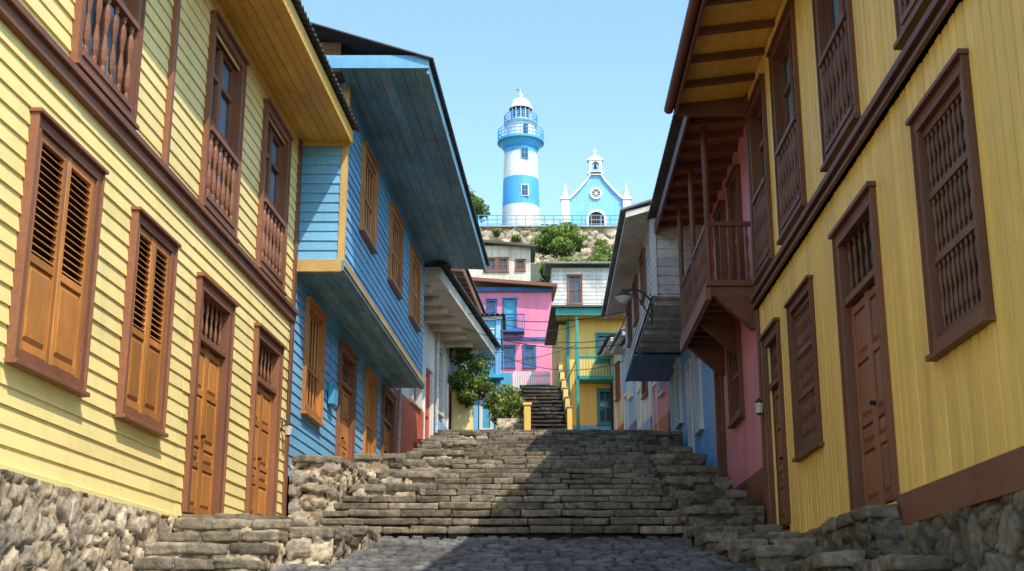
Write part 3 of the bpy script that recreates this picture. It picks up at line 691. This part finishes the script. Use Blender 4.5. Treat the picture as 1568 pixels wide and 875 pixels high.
mb.box(FW,.95,1.35,98.75,98.9,39.9,41.0,1); mb.done()
h=empty('hilltop_chapel'); Y=98
def arch(cx,z0,zs,r,n=12): return [(cx-r,z0)]+[(cx-r*math.cos(math.pi*k/n),zs+r*math.sin(math.pi*k/n)) for k in range(n+1)]+[(cx+r,z0)]
mb=MB('facade',['chb','lhw','dark','brn','glass'],h)
gl=[(4.4,34.1),(4.8,34.2),(5.5,34.95),(6.1,35.7),(6.4,36.2),(7.2,36.2),(7.5,35.7),(8.1,34.95),(8.8,34.2),(9.2,34.1)]
poly=[(4.4,30.4)]+gl+[(9.2,30.4)]
mb.quad([(x,Y,z) for x,z in poly],0,.5)
for a,b_ in zip(gl[:-1],gl[1:]):
    mb.hexa([(a[0],Y-.2,a[1]-.08),(b_[0],Y-.2,b_[1]-.08),(b_[0],Y+.5,b_[1]-.08),(a[0],Y+.5,a[1]-.08),(a[0],Y-.2,a[1]+.14),(b_[0],Y-.2,b_[1]+.14),(b_[0],Y+.5,b_[1]+.14),(a[0],Y+.5,a[1]+.14)],1)
for x in (4.0,8.95):
    mb.box(FW,x,x+.65,Y-.25,Y+.4,30.4,34.0,1); mb.box(FW,x-.08,x+.73,Y-.33,Y+.48,34.0,34.2,1); mb.box(FW,x-.06,x+.71,Y-.31,Y+.46,30.4,31.0,1)
    mb.box(FW,x+.16,x+.49,Y-.1,Y+.24,34.2,34.6,1); mb.lathe((x+.32,Y+.07),[(.2,34.6),(.14,34.75),(.06,35.3),(.08,35.35),(0,35.5)],8,1)
ar=arch(6.8,30.45,32.35,.82); mb.quad([(x,Y-.06,z) for x,z in ar],1,.5)
ar2=arch(6.8,30.45,32.35,.62); mb.quad([(x,Y-.10,z) for x,z in ar2],2,.5)
for k in range(14):
    a=ar[k];b_=ar[k+1];a2=ar2[k];b2=ar2[k+1]
    mb.hexa([(a[0],Y,a[1]),(b_[0],Y,b_[1]),(b2[0],Y,b2[1]),(a2[0],Y,a2[1]),(a[0],Y-.16,a[1]),(b_[0],Y-.16,b_[1]),(b2[0],Y-.16,b2[1]),(a2[0],Y-.16,a2[1])],1)
for s in (-.4,-.2,0,.2,.4): mb.box(FW,6.8+s-.02,6.8+s+.02,Y-.13,Y-.1,30.5,32.7,3)
mb.box(FW,6.2,7.4,Y-.14,Y-.1,32.2,32.3,3)
n=24
for k in range(n):
    t=2*math.pi*k/n;t2=2*math.pi*(k+1)/n; q=lambda r,t,y:(6.8+r*math.cos(t),y,34.55+r*math.sin(t))
    mb.hexa([q(.34,t,Y),q(.34,t2,Y),q(.5,t2,Y),q(.5,t,Y),q(.34,t,Y-.14),q(.34,t2,Y-.14),q(.5,t2,Y-.14),q(.5,t,Y-.14)],1)
mb.quad([q(.34,2*math.pi*k/n,Y-.05) for k in range(n)],4)
for k in range(4):
    t=math.pi*k/4; mb.tube(q(.34,t,Y-.08),q(.34,t+math.pi,Y-.08),.03,5,1)
mb.done()
mb=MB('nave',['chb','roof'],h); mb.box(FW,4.5,9.1,98.05,106,30.3,34.0,0)
mb.hexa([(4.3,98.1,34),(9.3,98.1,34),(9.3,106,34),(4.3,106,34),(6.7,98.1,35.9),(6.9,98.1,35.9),(6.9,106,35.9),(6.7,106,35.9)],1); mb.done()
mb=MB('belfry',['lhw','iron'],h)
mb.box(FW,6.28,6.5,97.85,98.45,36.25,37.4); mb.box(FW,7.1,7.32,97.85,98.45,36.25,37.4); mb.box(FW,6.15,7.45,97.8,98.5,36.2,36.4)
ar=arch(6.8,36.4,37.0,.3)
for k in range(1,13):
    a=ar[k];b_=ar[k+1]; mb.hexa([(a[0],97.86,a[1]),(b_[0],97.86,b_[1]),(b_[0],97.86,37.5),(a[0],97.86,37.5),(a[0],98.44,a[1]),(b_[0],98.44,b_[1]),(b_[0],98.44,37.5),(a[0],98.44,37.5)])
mb.box(FW,6.15,7.45,97.8,98.5,37.4,37.52)
mb.hexa([(6.2,97.85,37.52),(7.4,97.85,37.52),(7.4,98.45,37.52),(6.2,98.45,37.52),(6.75,97.9,37.95),(6.85,97.9,37.95),(6.85,98.4,37.95),(6.75,98.4,37.95)])
mb.box(FW,6.77,6.83,98.1,98.16,37.9,38.6); mb.box(FW,6.6,7.0,98.1,98.16,38.25,38.32)
mb.lathe((6.8,98.15),[(.02,37.2),(.08,37.15),(.1,36.95),(.17,36.8)],10,1); mb.done()
h=empty('chapel_yard_wall'); mb=MB('wall',['chb','lhw'],h); mb.box(FW,2.2,4.0,98.2,98.4,30.4,32.0,0); mb.box(FW,2.15,4.05,98.15,98.45,32.0,32.12,1)
for x in (2.2,3.0,3.8): mb.box(FW,x-.1,x+.12,98.1,98.5,30.4,32.3,1)
mb.done()
# ============================================================ GROUND, COBBLES, STAIRS
prof=[(-400,-30),(-60,-11.2),(16.8,1.08),(30.6,4.35),(34,4.8),(42,5.9),(48,8.6),(55,10.4),(60,13.6),(66,17.6),(80,23.5),(94.3,27.5),(94.6,30.3),(112,30.3),(150,24),(400,0),(3000,-40)]
def gz(x,y):
    for (a,za),(b,zb) in zip(prof[:-1],prof[1:]):
        if y<=b: z=za+(zb-za)*(y-a)/(b-a); break
    if y>48 and (y<94.3 or y>112): z+=noise.noise(Vector((x*.3,y*.3,2)))*.5
    if abs(x)>30 and y>16: z=z*max(.2,1-(abs(x)-30)/400)
    return z
xs=[-3000,-800,-300,-120,-60]+[-40+i*2 for i in range(41)]+[60,120,300,800,3000]
ys=[-400,-200,-60,-20,0,10,16.8,20,25,30.6,34,38,42,45]+[48+i*2 for i in range(23)]+[94.29,94.6,100,106,112,130,150,250,400,1000,3000]
v=[(x,y,gz(x,y)-.25) for x in xs for y in ys]; ny=len(ys)
f=[(i*ny+j,(i+1)*ny+j,(i+1)*ny+j+1,i*ny+j+1) for i in range(len(xs)-1) for j in range(ny-1)]
me=bpy.data.meshes.new('ground'); me.from_pydata(v,[],f); me.materials.append(M['terra']); ob=bpy.data.objects.new('ground',me); SC.collection.objects.link(ob)
def cobble(name,x0,x1,y0,y1,res,zf,rw=.15):
    nx=int((x1-x0)/res); nyy=int((y1-y0)/res); v=[];rn=[];hg=[]
    for i in range(nx+1):
        x=x0+(x1-x0)*i/nx
        for j in range(nyy+1):
            y=y0+(y1-y0)*j/nyy
            wy=y+.05*noise.noise(Vector((x*2.2,y*2.2,0)))+.03*noise.noise(Vector((x*7,y*7,0))); row=math.floor(wy/rw); fy=wy/rw-row
            cw=.17+.09*((row*.618)%1); xx=x+.05*noise.noise(Vector((x*4,y*4,5)))+row*.377
            ci=math.floor(xx/cw); fx=xx/cw-ci
            e=min(min(fx,1-fx)*cw,min(fy,1-fy)*rw); h=min(1,max(0,(e-.006)/.035)); h=1-(1-h)**2
            rr=(math.sin(ci*12.9+row*78.2)*43758.5)%1
            z=zf(x,y)+.045*h*(.5+.9*rr)+.04*noise.noise(Vector((x*.9,y*.9,3)))+.008*noise.noise(Vector((x*20,y*20,3)))
            v.append((x,y,z)); rn.append(rr); hg.append(h)
    f=[(i*(nyy+1)+j,(i+1)*(nyy+1)+j,(i+1)*(nyy+1)+j+1,i*(nyy+1)+j+1) for i in range(nx) for j in range(nyy)]
    me=bpy.data.meshes.new(name); me.from_pydata(v,[],f); me.materials.append(M['cob'])
    a=me.attributes.new('rnd','FLOAT','POINT'); a.data.foreach_set('value',rn); a=me.attributes.new('hgt','FLOAT','POINT'); a.data.foreach_set('value',hg)
    me.polygons.foreach_set('use_smooth',[True]*len(f)); me.update()
    ob=bpy.data.objects.new(name,me); SC.collection.objects.link(ob); return ob
sf=lambda x,y:-1.5+.161*y-.03
cobble('cobbled_street',-3.9,3.3,10.5,16.9,.022,sf)
cobble('cobbled_street_lower',-4.4,3.2,-6,10.5,.07,sf)
def stones_row(mb,F,s0,s1,o0,o1,z0,z1,lmin,lmax,j=.016,m=0,jz=.02,jo=.03):
    c=s0
    while c<s1-.02:
        e=min(s1,c+U(lmin,lmax))
        if s1-e<lmin*.6: e=s1
        dz=U(-jz,jz); mb.box(F,c+.006,e-.006,o0+U(-jo,jo),o1,z0,z1+dz,m,j); c=e
st=empty('stone_staircase')
NS=21; h0=.166; t0=13.8/NS; Y0=16.8; Z0=1.2
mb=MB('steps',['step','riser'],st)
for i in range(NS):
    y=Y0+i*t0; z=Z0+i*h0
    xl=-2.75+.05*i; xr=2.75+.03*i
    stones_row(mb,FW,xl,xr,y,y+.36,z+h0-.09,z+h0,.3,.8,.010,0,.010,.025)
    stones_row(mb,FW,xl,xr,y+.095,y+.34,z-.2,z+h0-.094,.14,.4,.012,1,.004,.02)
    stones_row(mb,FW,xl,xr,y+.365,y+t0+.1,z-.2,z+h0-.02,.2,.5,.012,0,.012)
for k in range(7):
    y=Y0+NS*t0+k*.5; stones_row(mb,FW,-1.8,3.6,y,y+.495,4.3,4.68+k*.05,.3,.6)
mb.done(.018,seg=2,rock=.04)
st2=empty('upper_staircase'); mb=MB('steps',['step','riser'],st2)
for i in range(14):
    y=34.1+i*.42; z=4.95+i*.185
    stones_row(mb,FW,.34,1.52,y,y+.45,z+.11,z+.185,.3,.6,.01,1,.01); stones_row(mb,FW,.34,1.52,y+.06,y+.45,z-.8,z+.105,.3,.6,.01,1,.003)  # dark riser stone on the slabs too, painting this flight's shade
for i in range(20):
    y=40+i*.5; z=7.5+i*.1; stones_row(mb,FW,.3,1.5,y,y+.5,z-.5,z+.1,.3,.6,.01,1)
mb.done(.015,seg=2,rock=.025)
def terrace(name,F,s0,s1,o0,o1,z0,z1,mat='stone',seed=0):
    e=empty(name)
    mb=MB('core',['stoneD'],e); mb.box(F,s0+.05,s1-.01,o0,o1-.05,z0,z1-.13); mb.done()
    stone_grid('side_stones',e,F,s0,s1,z0,z1-.06,.03,.3,.2,.06,mat,seed,o1-.05)
    G=lambda s,o,z:F(s0+.05-o,s,z)
    stone_grid('end_stones',e,G,o0,o1,z0,z1-.06,.03,.3,.2,.06,mat,seed+11,0)
    mb=MB('cap_slabs',['step'],e)
    w=o1+.02-o0; k=max(1,round(w/.4))
    for i in range(k): stones_row(mb,F,s0-.03,s1,o0+w*i/k+.004,o0+w*(i+1)/k-.004,z1-.11,z1,.25,.65,.016,0,.014)
    mb.done(.022,seg=2,rock=.05)
for i in range(4):
    terrace('stone_step',FL,12.5+i*.42,12.95+i*.42,0.1,1.30,0,.72+i*.16,seed=20+i)
terrace('stone_terrace',FL,14.15,17.0,.02,1.15,0,1.28,seed=30)
terrace('stone_parapet',FX(-2.93,.04,1),13.7,15.3,.0,.5,.2,1.10,seed=31)
terrace('stone_parapet',FX(-2.93,.04,1),15.3,17.1,.0,.58,.2,1.24,seed=38)
terrace('stone_terrace',FL,17.0,19.25,.02,.9,0,1.46,seed=32)
terrace('stone_terrace',FL,19.25,24.4,.02,.78,1,2.62,seed=33)
terrace('stone_terrace',FL,24.4,29.5,.02,1.0,2,3.35,seed=35)
terrace('stone_terrace',FL,29.5,31.8,.02,1.3,2.5,4.0,seed=36)
terrace('stone_terrace',FL,31.8,36.5,.3,1.6,3,4.75,seed=37)
FE=FX(-3.63,.109,1)
for k,(s0,s1) in enumerate(((19.7,21.3),(21.3,22.9),(22.9,24.6),(24.6,26.4),(26.4,28.4),(28.4,30.6))):
    terrace('stair_border_wall',FE,s0,s1,-.95+.06*k,0.0,1.2,1.2+.2515*(s0-16.8)+.30,seed=60+k)
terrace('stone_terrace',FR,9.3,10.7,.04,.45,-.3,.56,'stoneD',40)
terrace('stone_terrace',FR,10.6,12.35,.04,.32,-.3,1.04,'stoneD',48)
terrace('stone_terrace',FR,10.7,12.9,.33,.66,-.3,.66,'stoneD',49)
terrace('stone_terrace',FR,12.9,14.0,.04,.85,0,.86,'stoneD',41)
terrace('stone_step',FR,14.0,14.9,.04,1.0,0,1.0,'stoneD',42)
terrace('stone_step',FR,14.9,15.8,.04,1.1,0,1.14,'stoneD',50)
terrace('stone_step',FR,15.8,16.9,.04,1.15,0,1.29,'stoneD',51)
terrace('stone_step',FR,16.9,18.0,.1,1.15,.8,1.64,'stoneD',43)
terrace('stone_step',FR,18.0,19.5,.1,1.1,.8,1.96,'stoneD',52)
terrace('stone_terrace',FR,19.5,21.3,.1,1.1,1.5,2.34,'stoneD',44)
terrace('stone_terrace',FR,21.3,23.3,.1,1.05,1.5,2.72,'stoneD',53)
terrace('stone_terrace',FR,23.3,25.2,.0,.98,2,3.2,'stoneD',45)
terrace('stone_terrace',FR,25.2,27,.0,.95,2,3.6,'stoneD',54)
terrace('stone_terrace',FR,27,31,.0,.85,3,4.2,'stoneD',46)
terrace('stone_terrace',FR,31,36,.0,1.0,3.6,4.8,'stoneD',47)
# ============================================================ PLANTS
def foliage(mb,blobs,n,size,m=0,sq=.8):
    for _ in range(n):
        bx,by,bz,r=random.choice(blobs)
        while True:
            d=Vector((U(-1,1),U(-1,1),U(-1,1)))
            if .25<d.length<1: break
        d*= (1+.35*noise.noise(d*2.2+Vector((bx,by,bz))))
        p=Vector((bx,by,bz))+Vector((d.x*r,d.y*r,d.z*r*sq))
        if noise.noise(p*1.6/max(.4,r))<-.18: continue
        a=Vector((U(-1,1),U(-1,1),U(-.6,1))).normalized(); b_=a.orthogonal().normalized(); c_=a.cross(b_)
        s=size*U(.6,1.4); t=U(0,6.28); e1=(b_*math.cos(t)+c_*math.sin(t))*s; e2=(c_*math.cos(t)-b_*math.sin(t))*s*.5
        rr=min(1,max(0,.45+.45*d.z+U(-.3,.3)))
        mb.quad([p-e1,p-e2,p+e1,p+e2],m,rr)
def bush(name,blobs,n,size,flowers=0):
    e=empty(name); mb=MB('leaves',['leaf','flow'],e); foliage(mb,blobs,n,size)
    if flowers: foliage(mb,blobs,flowers,size*.7,1)
    mb.done()
    mb=MB('stems',['bark'],e)
    for b_ in blobs:
        for k in range(3): mb.tube((b_[0]+U(-.1,.1)*b_[3],b_[1],b_[2]-b_[3]*1.0),(b_[0]+U(-.5,.5)*b_[3],b_[1]+U(-.4,.4)*b_[3],b_[2]+b_[3]*.5),.025*max(1,b_[3]),5,0,.01)
    mb.done()
bush('garden_bush',[(-1.45,36.4,7.1,.42),(-1.1,36.6,7.5,.45),(-1.55,36.7,8.0,.42),(-.9,36.5,6.95,.38),(-1.3,36.3,6.6,.3)],5200,.055,120)
bush('flowering_bush',[(-.3,34.8,5.85,.35),(.0,34.9,6.1,.42),(.2,34.8,5.8,.28),(-.15,35.4,6.5,.42),(-.5,35.2,6.3,.35),(.15,34.5,5.6,.22)],5200,.05,260)
bush('hillside_bush',[(2.3,90.5,27.9,.95),(3.4,90,28.3,1.15),(4.6,90.3,28.1,1.0),(4.1,91,29.1,.85),(2.9,90.8,28.9,.75),(3.6,89,27.2,1.0)],8000,.13)
bush('hillside_bush',[(-2,88,26.3,1.0),(-3.6,88,26.6,1.1),(7,89,26.6,1.1),(9,90,27,1.3),(6,88,25.6,1.0),(.5,88,25.6,.9)],6500,.13)
bush('hillside_bush',[(2.2,72,20.6,.7),(3.2,73,21,.9),(4.4,73,21,.8),(-3.5,73,21.3,1),(6.5,72,20.8,1.2),(8,70,20,1.2)],6500,.11)
bush('hillside_bush',[(-2.6,50,10.3,.8),(-3.6,51,10.8,1.0),(3.5,54,11.5,.9),(4.6,55,12,1.0),(2.6,53,10.8,.6)],5000,.08)
bush('wall_top_shrub',[(-1.2,93.7,29.9,.35),(.3,93.8,29.4,.4),(6.8,93.8,29.0,.5)],1500,.09)
def tree(name,x,y,z,hh,cr,n,size):
    e=empty(name); mb=MB('trunk',['bark'],e)
    top=Vector((x+.2,y,z+hh*.55)); mb.tube((x,y,z-.5),top,.16,8,0,.1)
    bl=[]
    for k in range(7):
        t=k*2.4; q=top+Vector((math.cos(t)*cr*.6,math.sin(t)*cr*.6,hh*.1+U(0,.35)*hh)); mb.tube(top-Vector((0,0,U(0,.2)*hh)),q,.07,6,0,.025); bl.append((q.x,q.y,q.z,cr*U(.42,.62)))
    mb.done(); mb=MB('crown',['leaf'],e); foliage(mb,bl,n,size); mb.done()
tree('hilltop_tree',-4.3,98,30.2,4.2,1.95,9000,.12)
tree('hilltop_tree',-7.4,100,30,3.4,1.6,4000,.12)
# ============================================================ STREET LAMP, WIRES
e=empty('bracket_street_lamp'); mb=MB('arm',['iron'],e)
pt=[(2.66,23.6,6.15),(2.5,23.6,6.33),(2.33,23.6,6.40),(2.14,23.6,6.34)]
for a,b_ in zip(pt[:-1],pt[1:]): mb.tube(a,b_,.02)
mb.tube((2.66,23.6,5.8),(2.3,23.6,6.38),.013); mb.tube((2.66,23.6,5.7),(2.66,23.6,6.3),.022); mb.done()
mb=MB('lantern_head',['iron','lhw'],e); mb.lathe((2.12,23.6),[(.02,6.40),(.05,6.37),(.17,6.25),(.17,6.23,1),(.08,6.14,1),(0,6.1,1)],14); mb.done()
e=empty('short_street_post'); mb=MB('post',['iron'],e); mb.tube((2.45,31,4.4),(2.45,31,6.0),.035,8); mb.lathe((2.45,31),[(.1,4.4),(.1,4.6),(.04,4.7)],8); mb.done()
def wire(mb,a,b_,sag=.3,r=.012,n=14):
    a=Vector(a);b_=Vector(b_); pr=None
    for k in range(n+1):
        t=k/n; p=a.lerp(b_,t); p.z-=sag*4*t*(1-t)
        if pr: mb.tube(pr,p,r,4)
        pr=p
e=empty('overhead_wires'); mb=MB('cables',['iron'],e)
wire(mb,(-1.3,33,8.3),(2.6,29,7.3),.25); wire(mb,(-1.3,34,8.1),(2.9,31,7.0),.3); wire(mb,(-.4,38,9.0),(3.2,33.5,7.8),.3); wire(mb,(-.3,38,8.2),(3.2,36,7.6),.35); wire(mb,(2.5,24,7.0),(2.6,31,7.2),.2); wire(mb,(-.3,38,9.2),(2.2,42,10.1),.2)
wire(mb,(-1.2,37.6,7.9),(2.2,41.3,9.3),.2)
mb.done()
# ============================================================ LIGHT, SKY, CAMERA
EL=math.radians(52); AZ=math.radians(34)
sd=Vector((math.sin(AZ)*math.cos(EL),-math.cos(AZ)*math.cos(EL),math.sin(EL)))
sl=bpy.data.lights.new('sun','SUN'); sl.energy=5.0; sl.angle=math.radians(.5); sl.color=(1,.92,.80)
so=bpy.data.objects.new('sun',sl); so.rotation_euler=sd.to_track_quat('Z','Y').to_euler(); so.location=(20,-20,40); SC.collection.objects.link(so)
w=bpy.data.worlds.new('World'); SC.world=w; w.use_nodes=True; nt=w.node_tree; bg=nt.nodes['Background']
sk=nt.nodes.new('ShaderNodeTexSky'); sk.sky_type='NISHITA'; sk.sun_disc=False; sk.sun_elevation=EL; sk.sun_rotation=math.atan2(sd.x,sd.y); sk.air_density=1.0; sk.dust_density=.7; sk.ozone_density=1.3
vm=nt.nodes.new('ShaderNodeVectorMath'); vm.operation='MULTIPLY'; vm.inputs[1].default_value=(2.2,2.45,2.4)
nt.links.new(sk.outputs[0],vm.inputs[0]); nt.links.new(vm.outputs[0],bg.inputs[0]); bg.inputs[1].default_value=.15
cam=bpy.data.cameras.new('camera'); cam.sensor_width=36; cam.lens=1958.23/1568*36; cam.clip_end=6000; cam.clip_start=.1
co=bpy.data.objects.new('camera',cam); co.location=(0,0,0); co.rotation_euler=(math.pi/2+.2673,0,0); SC.collection.objects.link(co); SC.camera=co
SC.view_settings.view_transform='Standard'; SC.view_settings.look='None'; SC.view_settings.exposure=0; SC.view_settings.gamma=1
